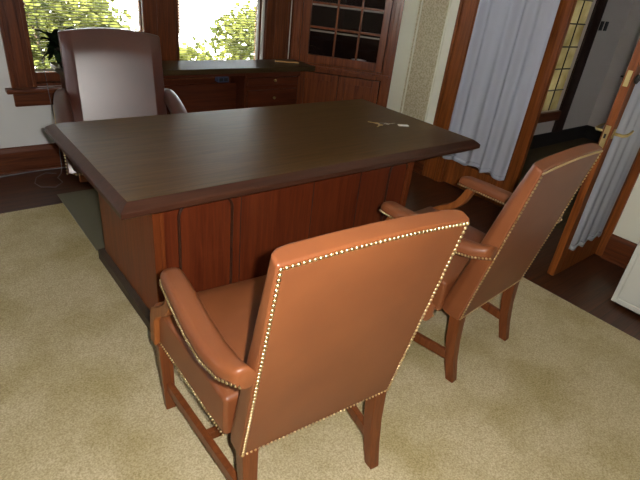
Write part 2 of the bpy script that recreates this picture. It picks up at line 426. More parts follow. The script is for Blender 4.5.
def curtain(name, label, w, z0, z1, seed, amp=.016, hem_var=.012, folds=9):
    """local x across, folds in y"""
    rnd = random.Random(seed); t = thing(name, label, 'curtain')
    nx, nz = 150, 26
    ph = [(rnd.uniform(folds * .7, folds * 1.3), rnd.uniform(0, 6.28), rnd.uniform(.5, 1)) for _ in range(3)]
    def y(u, v):
        s = sum(a * math.sin(f * 2 * PI * u + p + .4 * math.sin(3 * v + p)) for f, p, a in ph) / 1.6
        return amp * s * (.75 + .25 * (1 - v))
    def panel(za, zb, off, nz):
        bm = bmesh.new(); g = []
        for j in range(nz + 1):
            v = j / nz; row = []
            for i in range(nx + 1):
                u = i / nx
                zz = za + (zb - za) * v
                if zb - za > .5 or True: zz += hem_var * (math.sin(u * 9 + seed) * .5 + math.sin(u * 23 + seed)) * (1 - min(1, (zz - z0) / .6))
                row.append(bm.verts.new(((u - .5) * w * (1 + .01 * math.sin(5 * v)), y(u, (zz - z0) / (z1 - z0)) + off, zz)))
            g.append(row)
        for j in range(nz):
            for i in range(nx): bm.faces.new((g[j][i], g[j][i + 1], g[j + 1][i + 1], g[j + 1][i]))
        return bm
    o = obj('curtain_cloth', panel(z0, z1, 0, nz), M['curt'], t)
    so_ = o.modifiers.new('s', 'SOLIDIFY'); so_.thickness = .0012
    o = obj('hem', panel(z0, z0 + .035, -.0022, 2), M['curt'], t)
    so_ = o.modifiers.new('s', 'SOLIDIFY'); so_.thickness = .0015
    o = obj('curtain_rod', tube(bmesh.new(), [(-w / 2 - .02, 0, z1), (w / 2 + .02, 0, z1)], .006, 10), M['brass2'], t)
    return t
c1 = curtain('door_curtain', 'sheer white curtain on the shut door leaf, beyond the right end of the desk', .575, .235, 1.93, 3, .028, .012, 6)
c1.location = (XR - .042, 1.985, 0); c1.rotation_euler = (0, 0, PI / 2 + PI)
c2 = curtain('door_curtain', 'sheer white curtain on the open door leaf, behind the far guest chair', .44, .175, 1.93, 8, .008, .010, 3)
c2.location = (2.985, .924, 0); c2.rotation_euler = (0, 0, 0)

# speckled wallpaper panel in white border on the right wall
struct(obj('trim_12', B((XR - .006, XR, 2.565, 2.855, .435, 2.3)), M['paper'], smooth=False))
bm = B((XR - .016, XR, 2.82, 2.83, .40, 2.32), (XR - .012, XR, 2.855, 2.87, .42, 2.32), (XR - .012, XR, 2.55, 2.565, .42, 2.32), (XR - .014, XR, 2.55, 2.87, .405, .435))
struct(obj('trim_13', bm, M['cream'], bev=.002))

# ------------------------------------------------------------------ the hall beyond the doors
HX, HY = 6.36, 2.48
struct(obj('floor_hall', B((XR + .12, 7.2, -.6, HY + .1, -.05, 0)), M['hallfloor'], smooth=False))
struct(obj('ceiling_hall', B((XR + .12, 7.2, -.6, HY + .15, ZC, ZC + .2)), M['ceil'], smooth=False))
LX0, LX1, LZ0, LZ1 = 4.60, 5.47, .40, 2.0
struct(obj('wall_hall_back', B((XR + .12, LX0, HY, HY + .12, 0, ZC), (LX1, 7.2, HY, HY + .12, 0, ZC), (LX0, LX1, HY, HY + .12, 0, LZ0), (LX0, LX1, HY, HY + .12, LZ1, ZC)), M['hall'], smooth=False))
struct(obj('wall_hall_end', B((HX, HX + .1, -.6, HY, 0, ZC)), M['hall'], smooth=False))
HW = (4.9, 5.35, 1.2, 1.75)  # opening put in the unseen hall wall for extra daylight
struct(obj('wall_hall_front', B((XR + .12, 7.2, -.7, -.6, 0, HW[2]), (XR + .12, 7.2, -.7, -.6, HW[3], ZC), (XR + .12, HW[0], -.7, -.6, HW[2], HW[3]), (HW[1], 7.2, -.7, -.6, HW[2], HW[3])), M['hall'], smooth=False))
t = thing('added_fill_window_hall', None, None); struct(t)  # added window, brightens the hall from out of view
obj('sash', B((HW[0], HW[0] + .06, -.68, -.64, HW[2], HW[3]), (HW[1] - .06, HW[1], -.68, -.64, HW[2], HW[3]), (HW[0] + .06, HW[1] - .06, -.68, -.64, HW[2], HW[2] + .06), (HW[0] + .06, HW[1] - .06, -.68, -.64, HW[3] - .06, HW[3])), M['trim'], t, bev=.003)
obj('pane', B((HW[0] + .06, HW[1] - .06, -.662, -.658, HW[2] + .06, HW[3] - .06)), M['glass'], t, smooth=False)
struct(obj('baseboard_hall', B((XR + .12, HX, HY - .02, HY, 0, .155), (HX - .02, HX, -.6, HY - .02, 0, .155)), M['lead'], bev=.004))
t = thing('window_3', None, None); struct(t)
obj('leaded_pane', B((LX0, LX1, HY + .03, HY + .036, LZ0, LZ1)), M['amber'], t, smooth=False)
bm = bmesh.new()
for i in range(1, 5): box(bm, LX0 + (LX1 - LX0) * i / 5 - .006, LX0 + (LX1 - LX0) * i / 5 + .006, HY + .022, HY + .044, LZ0, LZ1)
for i in range(1, 8): box(bm, LX0, LX1, HY + .022, HY + .044, LZ0 + .215 * i - .006, LZ0 + .215 * i + .006)
obj('lead_came', bm, M['lead'], t)
bm = B((LX0 - .12, LX0, HY - .03, HY, LZ0, LZ1 + .12), (LX1, LX1 + .20, HY - .03, HY, .155, LZ1 + .12), (LX0, LX1, HY - .03, HY, LZ1, LZ1 + .12))
obj('window_casing', bm, M['dark'], t, bev=.005)
obj('window_sill', B((LX0 - .12, LX1, HY - .04, HY, LZ0 - .10, LZ0)), M['trim_x'], t, bev=.005)
t = thing('light_switch', 'dark double switch plate on the grey hall wall', 'light switch', (5.82, HY, 1.26))
obj('switch_plate', B((-.11, .11, -.006, 0, -.06, .06)), M['hall'], t, bev=.002)
for s in (-1, 1): obj('rocker', B((s * .055 - .035, s * .055 + .035, -.014, -.006, -.045, .045)), M['black'], t, bev=.003)

# ------------------------------------------------------------------ outdoors, seen through the blinds
struct(obj('ground', B((-14, 18, YB + T, 30, -.42, -.4)), M['concrete'], smooth=False))
def shrub(label, x, y, rx, ry, h, n, seed):
    rnd = random.Random(seed); t = thing('garden_shrub', label, 'shrub', (x, y, -.4), 0, None)
    bm = bmesh.new()
    for k in range(7):
        a = rnd.uniform(0, 6.28); e = Vector((math.cos(a) * rx * .6, math.sin(a) * ry * .6, h * rnd.uniform(.6, .9)))
        tube(bm, [(.05 * math.cos(a), .05 * math.sin(a), 0), e * .5 + Vector((0, 0, .1)), e], [.022, .014, .006], 6)
    obj('stems', bm, M['bark'], t)
    bm = bmesh.new()
    for i in range(n):
        while True:
            p = Vector((rnd.uniform(-1, 1), rnd.uniform(-1, 1), rnd.uniform(-1, 1)))
            if .25 < p.length < 1: break
        k = 1 + .22 * math.sin(5 * p.x + seed) * math.sin(4 * p.y + 2 * p.z + seed)
        c = Vector((p.x * rx * k, p.y * ry * k, h * .52 + p.z * h * .5 * k))
        d = Vector((rnd.gauss(0, 1), rnd.gauss(0, 1), rnd.gauss(-.2, .7))).normalized(); s = d.orthogonal().normalized()
        q = Matrix.Rotation(rnd.uniform(0, 6.28), 3, d); s = q @ s; L = rnd.uniform(.05, .10); w = L * .3
        v = [bm.verts.new(c + d * L * a + s * w * b) for a, b in ((0, 0), (.35, 1), (.75, .7), (1, 0), (.75, -.7), (.35, -1))]
        bm.faces.new(v)
    obj('leaves', bm, M['leafG'], t, smooth=False)
    return t
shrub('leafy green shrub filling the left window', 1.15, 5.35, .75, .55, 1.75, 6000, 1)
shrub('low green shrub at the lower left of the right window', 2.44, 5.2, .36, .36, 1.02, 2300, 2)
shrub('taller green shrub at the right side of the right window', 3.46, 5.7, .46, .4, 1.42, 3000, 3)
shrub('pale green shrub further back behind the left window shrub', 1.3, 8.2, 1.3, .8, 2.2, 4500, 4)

def tree(label, x, y, r, z0, h, n, seed):
    rnd = random.Random(seed); t = thing('garden_tree', label, 'tree', (x, y, -.4)); bm = bmesh.new()
    tube(bm, [(0, 0, 0), (.05, .03, z0), (.0, 0, z0 + h * .6)], [.16, .13, .05], 10)
    for k in range(8):
        a = k * .785; tube(bm, [(0, 0, z0 + .1 * k), (math.cos(a) * r * .4, math.sin(a) * r * .4, z0 + h * .3 + .1 * k), (math.cos(a) * r * .75, math.sin(a) * r * .75, z0 + h * .5)], [.06, .04, .015], 6)
    obj('trunk', bm, M['bark'], t); bm = bmesh.new()
    for i in range(n):
        while True:
            p = Vector((rnd.uniform(-1, 1), rnd.uniform(-1, 1), rnd.uniform(-1, 1)))
            if p.length < 1: break
        c = Vector((p.x * r, p.y * r, z0 + h * .5 + p.z * h * .5 * (1 + .15 * math.sin(5 * p.x + seed))))
        d = Vector((rnd.gauss(0, 1), rnd.gauss(0, 1), rnd.gauss(0, .7))).normalized(); s_ = d.orthogonal().normalized(); L = rnd.uniform(.16, .30); w = L * .33
        bm.faces.new([bm.verts.new(c + d * L * a + s_ * w * b) for a, b in ((0, 0), (.35, 1), (.75, .7), (1, 0), (.75, -.7), (.35, -1))])
    obj('leaves', bm, M['leafG'], t, smooth=False)
    return t
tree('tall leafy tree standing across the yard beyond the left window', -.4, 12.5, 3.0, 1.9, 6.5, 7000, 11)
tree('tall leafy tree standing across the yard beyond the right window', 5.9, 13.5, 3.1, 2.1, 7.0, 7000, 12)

# ------------------------------------------------------------------ rug, mat
o = obj('area_rug', B((-1.25, 2.54, -1.3, 3.088, 0, .010)), M['carpet'], bev=.004); tag(o, 'large beige low-pile rug under the desk and chairs', 'rug')
bm = bmesh.new(); prism(bm, [(.575, 2.42, 0), (1.75, 2.42, 0), (1.75, 3.22, 0), (.575, 3.22, 0)], (0, 0, .004))
o = obj('chair_mat', bm, M['vinyl'], bev=.0015); o.location = (0, 0, .0105); tag(o, 'grey-green vinyl chair mat under the high-backed chair behind the desk', 'chair mat')

# ------------------------------------------------------------------ the desk
desk = thing('executive_desk', 'large dark walnut desk with overhanging top and panelled front, in the middle of the rug', 'desk', (1.3165, 1.803, .010))
L2, W2_, ZT = .9165, .4575, .760
bm = bmesh.new()
prof = [(.030, .712), (.012, .712), (.0, .720), (.0, .738), (.006, .744), (.026, .758), (.030, ZT)]
rings = [[(-L2 + i, -W2_ + i, z), (L2 - i, -W2_ + i, z), (L2 - i, W2_ - i, z), (-L2 + i, W2_ - i, z)] for i, z in prof]
loft(bm, rings, cap=False)
R0 = [v for v in bm.verts if abs(v.co.z - .712) < 1e-5 and abs(abs(v.co.x) - (L2 - .03)) < 1e-4]
bmesh.ops.contextual_create(bm, geom=R0)
obj('top_edge', bm, M['dedge'], desk, bev=.0015)
obj('desk_top', B((-L2 + .0305, L2 - .0305, -W2_ + .0305, W2_ - .0305, .730, ZT + .0006)), M['dtop'], desk, bev=.001)
X0, X1, Y0, Y1 = -.7305, .7335, -.205, .512
# carcass built from its panels
obj('side_panel', B((X0, X0 + .03, Y0, .51 - .02, .055, .712)), M['dbase'], desk, bev=.003)
obj('side_panel', B((X1 - .03, X1, Y0, .51 - .02, .055, .712)), M['dbase'], desk, bev=.003)
PW = .36
obj('front_panel', B((X0 + .03, X1 - .03, Y0 + .012, Y0 + .032, .055, .712)), M['dpan'], desk, bev=.001)
for x in (X0 + .03, X1 - .045): obj('front_stile', B((x, x + .015, Y0 + .002, Y0 + .012, .055, .712)), M['dbase'], desk, bev=.002)
for x in (-.345, .045, .345): obj('panel_joint', B((x - .001, x + .001, Y0 + .0095, Y0 + .012, .055, .712)), M['lead'], desk)
def frame_moulding(xa, xb, za, zb, y):
    """picture-frame moulding with scooped upper corners"""
    c = .06; path = [(xa, za), (xa, zb - c)]
    for k in range(1, 6):
        a = -PI / 2 + PI / 2 * k / 6; path.append((xa + c * (1 + math.sin(a)) * 1.0, zb - c + c * (1 - math.cos(a + PI / 2)) if False else zb - c + c * math.cos(a)))
    path += [(xa + c, zb), (xb - c, zb)]
    for k in range(1, 6):
        a = PI / 2 * k / 6; path.append((xb - c + c * math.sin(a), zb - c + c * math.cos(a)))
    path += [(xb, zb - c), (xb, za)]
    bm = bmesh.new(); n = len(path); w = .0065
    rings = []
    for i, (x, z) in enumerate(path):
        a = Vector(path[(i + 1) % n]) - Vector(path[i - 1]); a.normalize(); nn = Vector((-a.y, a.x))
        rings.append([(x + nn.x * w * s, y - h, z + nn.y * w * s) for s, h in ((-1, -.002), (-.7, .006), (0, .009), (.7, .006), (1, -.002))])
    rings.append(rings[0]); loft(bm, rings, cap=False)
    return bm
for xa, xb in ((-.623, -.388), (.556, .694)):
    obj('panel_moulding', frame_moulding(xa, xb, .12, .600, Y0 + .012), M['dedge'], desk)
obj('pedestal', B((X0 + .03, X0 + .42, Y0 + .06, .49, .055, .66)), M['cred'], desk, bev=.003)
obj('pedestal', B((X1 - .42, X1 - .03, Y0 + .06, .49, .055, .66)), M['cred'], desk, bev=.003)
for xa, xb in ((X0 + .035, X0 + .415), (X1 - .415, X1 - .035)):
    for za, zb in ((.075, .36), (.37, .51), (.52, .65)):
        dr = obj('drawer', B((xa, xb, .49, .508, za, zb)), M['dbase'], desk, bev=.003)
        obj('drawer_pull', B(((xa + xb) / 2 - .05, (xa + xb) / 2 + .05, .508, .522, (za + zb) / 2 - .006, (za + zb) / 2 + .006)), M['brass2'], dr, bev=.003)
bm = bmesh.new()
for a, b, z0, z1, e0, e1 in ((X0, X1, 0, .055, .024, .024), (X0, X1, .055, .072, .024, .0)):
    f = lambda e, z: [(a - e, Y0 - e, z), (b + e, Y0 - e, z), (b + e, .51 + e, z), (a - e, .51 + e, z)]
    loft(bm, [f(e0, z0), f(e1, z1)])
obj('plinth', bm, M['plinth'], desk, bev=.003)

# ------------------------------------------------------------------ guest chairs
def lerp(a, b, t): return a + (b - a) * t
def back_mesh(hw, zb, zt, yt, th0, th1, camel, bulge=.012, nu=24, nv=16, roll=.0, front_dz=.0, wtop=1.0, panel=False):
    """raked slab: rear face runs from y=0 at zb to y=yt at zt, front face rounds off; returns mesh and a rear-edge function"""
    zt_f = lambda u: zt + camel * (1 - u * u) ** 1.0
    def rear(u, v):
        z = zb + v * (zt_f(u) - zb); return Vector((u * hw * lerp(1, wtop, v), yt * (z - zb) / (zt - zb), z))
    def front(u, v):
        p = rear(u, v)
        if panel:
            e = math.hypot(max(0, (abs(u) - .77) / .23), max(0, (v - .86) / .14)); d = .034 * min(1.15, e) + .006 * e * e
            return p + Vector((0, lerp(th0, th1, v) - d, 0)); e = max(abs(u), v)
        eb = min(1, (1 - abs(u)) / .16); et = min(1, (1 - v) / .10); rd = 1 - (1 - eb) ** 2.4 * .45 - (1 - et) ** 2.4 * .0
        b = bulge * math.sin(PI * min(1, max(0, (1 - abs(u)) / .3) ) / 2) * math.sin(PI * min(1, (1 - v) / .25) / 2)
        return p + Vector((0, (lerp(th0, th1, v)) * rd + b, front_dz * v))
    bm = bmesh.new()
    us = [-1 + 2 * i / nu for i in range(nu + 1)]
    us = sorted(set(us + [-.97, -.93, .93, .97, -.77, .77]))
    vs = sorted(set([j / nv for j in range(nv + 1)] + [.98]))
    F = [[bm.verts.new(front(u, v)) for u in us] for v in vs]; R = [[bm.verts.new(rear(u, v)) for u in us] for v in vs]
    nU, nV = len(us), len(vs)
    for j in range(nV - 1):
        for i in range(nU - 1):
            bm.faces.new((F[j][i], F[j][i + 1], F[j + 1][i + 1], F[j + 1][i])); bm.faces.new((R[j][i + 1], R[j][i], R[j + 1][i], R[j + 1][i + 1]))
        bm.faces.new((R[j][0], F[j][0], F[j + 1][0], R[j + 1][0])); bm.faces.new((F[j][-1], R[j][-1], R[j + 1][-1], F[j + 1][-1]))
    for i in range(nU - 1):
        bm.faces.new((F[-1][i], F[-1][i + 1], R[-1][i + 1], R[-1][i])); bm.faces.new((R[0][i], R[0][i + 1], F[0][i + 1], F[0][i]))
    return bm, rear, front

def rrect(cx, cz, w, h, y, r=.45, n=5):
    """rounded-rectangle ring in the x-z plane at y"""
    pts = []; rr = r * min(w, h) * 2
    for sx, sz, a0 in ((1, 1, 0), (-1, 1, PI / 2), (-1, -1, PI), (1, -1, 3 * PI / 2)):
        for k in range(n):
            a = a0 + PI / 2 * k / (n - 1); pts.append((cx + sx * (w - rr) + rr * math.cos(a), y, cz + sz * (h - rr) + rr * math.sin(a)))
    return pts

def seat_mesh(y0, y1, w0, w1, z0, z1, dome=.02, ny=10, nx=12):
    bm = bmesh.new(); rows = []
    for j in range(ny + 1):
        v = j / ny; w = lerp(w0, w1, v); y = lerp(y0, y1, v); row = []
        for i in range(nx + 1):
            u = -1 + 2 * i / nx; d = dome * (1 - abs(u) ** 4) * (1 - abs(2 * v - 1) ** 5)
            row.append(bm.verts.new((u * w, y, z1 - dome + d)))
        rows.append(row)
    for j in range(ny):
        for i in range(nx): bm.faces.new((rows[j][i], rows[j][i + 1], rows[j + 1][i + 1], rows[j + 1][i]))
    loop = rows[0] + [r[-1] for r in rows[1:]] + rows[-1][-2::-1] + [r[0] for r in rows[-2:0:-1]]
    low = [bm.verts.new((v.co.x, v.co.y, z0)) for v in loop]
    for i in range(len(loop)):
        k = (i + 1) % len(loop); bm.faces.new((loop[k], loop[i], low[i], low[k]))
    bm.faces.new(low)
    return bm

def guest_chair(label):
    t = thing('guest_armchair', label, 'chair', group='matching leather guest armchairs in front of the desk')
    hw, zb, zt, yt = .257, .304, .966, -.12
    bm, rear, front = back_mesh(hw, zb, zt, yt, .098, .046, .010, front_dz=.012)
    b = obj('backrest', bm, M['lea'], t, bev=.007, seg=3)
    nb = bmesh.new(); ins = .009; rn = Vector((0, -(zt - zb), yt)).normalized()
    off = rn * .0012
    side = lambda s: [rear(s * (1 - ins / hw), v) + off for v in (0.012, .25, .5, .75, .985)]
    nails(nb, side(-1), rn, .0132, .0052); nails(nb, side(1), rn, .0132, .0052)
    nails(nb, [rear(u, .985) + off for u in [x / 12 for x in range(-11, 12)]], rn)
    nails(nb, [rear(u, .012) + off for u in [x / 12 for x in range(-11, 12)]], rn, r=.0036)
    obj('nailhead_trim', nb, M['brass'], b)
    s = obj('seat', seat_mesh(.085, .572, .262, .305, .292, .470, .036), M['lea'], t, bev=.014, seg=4)
    nb = bmesh.new()
    for sx in (-1, 1): nails(nb, [(sx * .2635, .09, .300), (sx * .305, .56, .300)], (sx, -.05, 0), r=.0036)
    nails(nb, [(-.295, .5735, .300), (.295, .5735, .300)], (0, 1, 0), r=.0036)
    obj('nailhead_trim', nb, M['brass'], s)
    for sx in (-1, 1):
        path = [(.432, .287, .630, .012, .010), (.428, .287, .630, .022, .017), (.418, .287, .630, .029, .023), (.395, .288, .632, .034, .026), (.30, .292, .630, .036, .027), (.18, .297, .625, .036, .027), (.08, .297, .624, .035, .027), (0, .290, .632, .031, .027), (-.035, .281, .640, .025, .027), (-.060, .274, .645, .018, .026)]
        bm = bmesh.new(); loft(bm, [rrect(sx * x, z, w, h, y, .42) for y, x, z, w, h in path])
        a = obj('armrest', bm, M['lea'], t)
        nb = bmesh.new()
        out = [(sx * (x + w * .985), y, z - h * .55) for y, x, z, w, h in path[2:]]
        nails(nb, out, lambda p: Vector((sx, 0, -.35)))
        nails(nb, [(sx * x, path[0][0] - .0, .613) for x in (.270, .305)], (0, 1, -.2))
        nails(nb, [(sx * (x - w * .985), y, z - h * .55) for y, x, z, w, h in path[2:7]], lambda p: Vector((-sx, 0, -.35)))
        obj('nailhead_trim', nb, M['brass'], a)
        # show-wood post sweeping from the arm forward down to the seat corner
        rings = []
        for y, z, w, d in ((.366, .608, .040, .040), (.383, .566, .041, .042), (.404, .526, .043, .046), (.434, .494, .045, .054), (.478, .466, .047, .058), (.518, .436, .048, .056), (.542, .40, .048, .050), (.550, .29, .046, .046)):
            x = sx * lerp(.290, .297, (.608 - z) / .32)
            rings.append([(x - w / 2, y - d / 2, z), (x + w / 2, y - d / 2, z + 0), (x + w / 2, y + d / 2, z), (x - w / 2, y + d / 2, z)])
        bm = bmesh.new(); loft(bm, rings); obj('arm_post', bm, M['armwood'], t, bev=.005, seg=2)
    for sx in (-1, 1):
        bm = bmesh.new(); bar(bm, (sx * .282, .520, 0), (sx * .289, .530, .296), .036, .036, .046, .046); obj('leg', bm, M['leg'], t, bev=.004)
        bm = bmesh.new()
        f = lambda y, z, w: [(sx * .224 - w / 2, y - w / 2, z), (sx * .224 + w / 2, y - w / 2, z), (sx * .224 + w / 2, y + w / 2, z), (sx * .224 - w / 2, y + w / 2, z)]
        loft(bm, [f(-.030, 0, .036), f(-.006, .09, .040), (f(.012, .19, .044)), f(.022, .306, .048)]); obj('leg', bm, M['leg'], t, bev=.004)
        bm = bmesh.new()
        loft(bm, [[(sx * .224 + a, .005, z) for a, z in ((-.011, .085), (.011, .085), (.011, .125), (-.011, .125))], [(sx * .283 + a, .51, z) for a, z in ((-.011, .085), (.011, .085), (.011, .125), (-.011, .125))]])
        obj('stretcher', bm, M['leg'], t, bev=.003)
    obj('stretcher', B((-.245, .245, .245, .267, .088, .122)), M['leg'], t, bev=.003)
    return t
ch = guest_chair('brown leather armchair in the foreground, its back nearest the camera, left of the pair')
ch.location = (.701, .685, .0105); ch.rotation_euler = (0, 0, -.096)
c = copy_tree(ch); c.location = (1.705, .782, .0105); c.rotation_euler = (0, 0, .0703)
c['label'] = 'brown leather armchair farther right, between the foreground armchair and the open door'

# ------------------------------------------------------------------ executive chair behind the desk (faces -y)
ex = thing('executive_chair', 'high-backed brown leather executive chair behind the desk, in front of the left window', 'chair', (.915, 2.905, .0155), PI - .20)
hw = .262
bm, rear, front = back_mesh(hw, .40, 1.003, -.10, .13, .085, .028, .0, wtop=1.0, panel=True)
b = obj('backrest', bm, M['lea2'], ex, bev=.012, seg=3)
nb = bmesh.new(); rn = Vector((0, -.615, -.10)).normalized()
for s in (-1, 1): nails(nb, [rear(s * .965, v) + rn * .001 for v in (.02, .5, .98)], rn, .016, .005)
nails(nb, [rear(x / 10, .98) + rn * .001 for x in range(-9, 10)], rn, .016, .005); obj('nailhead_trim', nb, M['brass'], b)
s = obj('seat', seat_mesh(.08, .52, .262, .290, .415, .53, .03), M['lea2'], ex, bev=.02, seg=4)
nb = bmesh.new(); nails(nb, [(-.28, .5215, .428), (.28, .5215, .428)], (0, 1, 0), .014, .0055)
for sx in (-1, 1): nails(nb, [(sx * .264, .1, .428), (sx * .291, .51, .428)], (sx, 0, 0), .014, .0055)
obj('nailhead_trim', nb, M['brass'], s)
for sx in (-1, 1):
    path = [(.40, .292, .590, .02, .018), (.39, .292, .594, .036, .030), (.36, .292, .604, .042, .036), (.28, .292, .628, .044, .038), (.18, .292, .652, .044, .038), (.08, .292, .668, .042, .038), (.0, .288, .680, .038, .038), (-.035, .282, .684, .030, .034)]
    bm = bmesh.new(); loft(bm, [rrect(sx * x, z, w, h, y, .46) for y, x, z, w, h in path]); a = obj('armrest', bm, M['lea2'], ex)
    nb = bmesh.new(); nails(nb, [(sx * (x + w * .99), y, z - h * .5) for y, x, z, w, h in path[1:]], (sx, 0, -.3), .014, .005); obj('nailhead_trim', nb, M['brass'], a)
    rings = [[(sx * .290 - w / 2, y - d / 2, z), (sx * .290 + w / 2, y - d / 2, z), (sx * .290 + w / 2, y + d / 2, z), (sx * .290 - w / 2, y + d / 2, z)] for y, z, w, d in ((.36, .585, .05, .06), (.40, .555, .05, .07), (.45, .51, .052, .08), (.48, .43, .054, .08))]
    bm = bmesh.new(); loft(bm, rings); p = obj('arm_post', bm, M['lea2'], ex, bev=.006)
    nb = bmesh.new(); nails(nb, [(sx * .317, .395, .575), (sx * .318, .435, .55), (sx * .319, .49, .51), (sx * .319, .518, .435)], (sx, .6, 0), .014, .0055); obj('nailhead_trim', nb, M['brass'], p)
obj('seat_frame', B((-.27, .27, .12, .50, .375, .414)), M['leg'], ex, bev=.006)
obj('swivel_column', lathe(bmesh.new(), [(.05, .10), (.05, .16), (.03, .17), (.03, .34), (.09, .36), (.09, .375)], (-.035, .29, 0)), M['black'], ex)
for k in range(5):
    a = 2 * PI * k / 5 + PI / 5; bm = bmesh.new(); e = Vector((math.cos(a), math.sin(a), 0)); c0 = Vector((-.035, .29, 0)); s = Vector((-e.y, e.x, 0))
    ring = lambda r, z, w, h: [c0 + e * r - s * w + Vector((0, 0, z - h)), c0 + e * r + s * w + Vector((0, 0, z - h)), c0 + e * r + s * w + Vector((0, 0, z + h)), c0 + e * r - s * w + Vector((0, 0, z + h))]
    loft(bm, [ring(.03, .125, .03, .025), ring(.20, .085, .02, .015)]); L_ = obj('base_leg', bm, M['dedge'], ex, bev=.005)
    q = c0 + e * .19; bm = tube(bmesh.new(), [q + s * -.022 + Vector((0, 0, .027)), q + s * .022 + Vector((0, 0, .027))], .027, 16); box(bm, q.x - .008, q.x + .008, q.y - .008, q.y + .008, .04, .08); obj('caster', bm, M['black'], L_, bev=.002)

# ------------------------------------------------------------------ credenza under the windows
cr = thing('credenza', 'low dark wood credenza under the windows behind the desk', 'credenza', (0, 0, 0))
ZC0 = .745
obj('credenza_top', B((.74, 2.69, 3.325, 3.655, .708, ZC0)), M['ctop'], cr, bev=.005, seg=3)
obj('back_panel', B((.78, 2.55, 3.60, 3.62, .03, .708)), M['cred'], cr, bev=.002)
for xa, xb in ((.78, 1.16), (2.035, 2.555)):
    obj('pedestal', B((xa, xb, 3.375, 3.60, .03, .708)), M['cred'], cr, bev=.003)
    obj('top_rail', B((xa, xb, 3.352, 3.375, .668, .708)), M['cred'], cr, bev=.002)
    for za, zb in ((.602, .662), (.425, .566), (.235, .41), (.05, .22)):
        d = obj('drawer', B((xa + .02, xb - .02, 3.350, 3.375, za, zb)), M['cred'], cr, bev=.004)
        cx = (xa + xb) / 2
        bm = lathe(bmesh.new(), [(.005, 0), (.005, .010), (.012, .016), (.010, .023), (0.001, .025)], n=14)
        bmesh.ops.rotate(bm, verts=bm.verts, cent=(0, 0, 0), matrix=Matrix.Rotation(PI / 2, 3, 'X')); bmesh.ops.translate(bm, verts=bm.verts, vec=(cx, 3.350, (za + zb) / 2 + .01))
        obj('knob', bm, M['brass2'], d)
obj('modesty_panel', B((1.16, 2.035, 3.50, 3.515, .05, .60)), M['cred'], cr, bev=.002)
obj('knee_rail', B((1.16, 2.035, 3.36, 3.38, .682, .708)), M['cred'], cr, bev=.002)
for xa, xb in ((.80, 1.15), (2.05, 2.54)): obj('plinth', B((xa, xb, 3.39, 3.60, 0, .03)), M['lead'], cr)
t = obj('keyboard_tray', B((1.2, 1.78, 3.37, 3.50, .668, .676)), M['leg'], cr, bev=.002)
ob = obj('outlet_box', B((1.79, 1.88, 3.345, 3.40, .642, .682)), M['blue'], cr, bev=.004); tag(ob, 'small blue-rimmed outlet box')
obj('outlet_face', B((1.800, 1.832, 3.342, 3.346, .650, .674), (1.838, 1.870, 3.342, 3.346, .650, .674)), M['black'], ob, bev=.001)
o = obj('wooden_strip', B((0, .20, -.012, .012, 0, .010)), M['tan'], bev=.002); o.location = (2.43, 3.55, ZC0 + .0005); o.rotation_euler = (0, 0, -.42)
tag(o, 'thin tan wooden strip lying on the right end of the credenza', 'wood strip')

# potted plant standing on the left end of the credenza, behind the chair
pl = thing('potted_plant', 'dark leafy potted plant behind the left edge of the high-backed chair', 'plant', (.82, 3.49, ZC0 + .0005))
obj('pot', lathe(bmesh.new(), [(.055, 0), (.075, .10), (.082, .10), (.082, .125), (.07, .125), (.065, .105), (.001, .105)], n=24), M['pot'], pl)
bm = bmesh.new(); rnd = random.Random(5)
for i in range(90):
    a = rnd.uniform(0, 6.28); L_ = rnd.uniform(.09, .17); e = rnd.uniform(-.05, 1.3)
    d = Vector((math.cos(a), math.sin(a), 0)); s = Vector((-d.y, d.x, 0)); base = Vector((0, 0, .11)); rows = []
    for k in range(6):
        v = k / 5; w = .048 * math.sin(PI * min(.98, .12 + v * .86)); h = e * L_ * v - .5 * L_ * v * v
        c0 = base + d * (.02 + L_ * v * .85) + Vector((0, 0, h))
        rows.append([bm.verts.new(c0 - s * w), bm.verts.new(c0 - Vector((0, 0, .006))), bm.verts.new(c0 + s * w)])
    for r1, r2 in zip(rows, rows[1:]):
        for q in range(2): bm.faces.new((r1[q], r1[q + 1], r2[q + 1], r2[q]))
obj('foliage', bm, M['leafD'], pl)

# ------------------------------------------------------------------ corner cabinet
P1 = Vector((2.70, 3.71, 0)); P2 = Vector((3.308, 3.02, 0)); dv = (P2 - P1); CW = dv.length
cab = thing('corner_cabinet', 'built-in oak corner cabinet with glazed upper door beside the right window', 'cabinet', (P1.x, P1.y, 0), math.atan2(dv.y, dv.x))
# local x runs along the face left to right, +y goes into the corner
H = 2.25
bm = B((.0, .08, 0, .03, 0, H), (.83, CW, 0, .03, 0, H), (.08, .83, 0, .03, 2.05, H), (.08, .83, 0, .03, 0, .09), (.08, .83, 0, .03, .655, .725))
box(bm, .018, .03, -.006, 0, 0, H); box(bm, .06, .068, -.006, 0, 0, H); box(bm, .845, .858, -.006, 0, 0, H); box(bm, .885, .897, -.006, 0, 0, H)
obj('face_frame', bm, M['cab'], cab, bev=.003)
bm = bmesh.new(); prism(bm, [(.02, -.018, .690), (.90, -.018, .690), (.90, 0, .690), (.02, 0, .690)], (0, 0, .020)); obj('ledge', bm, M['cab'], cab, bev=.006, seg=3)
bm = bmesh.new()
bk = [(.05, .035), (.385, .43), (.855, .035)]
for (ax, ay), (bx, by) in zip(bk, bk[1:]):
    prism(bm, [(ax, ay, .03), (bx, by, .03), (bx, by + .012, .03), (ax, ay + .012, .03)], (0, 0, H - .05))
obj('cabinet_back', bm, M['cab_in'], cab, smooth=False)
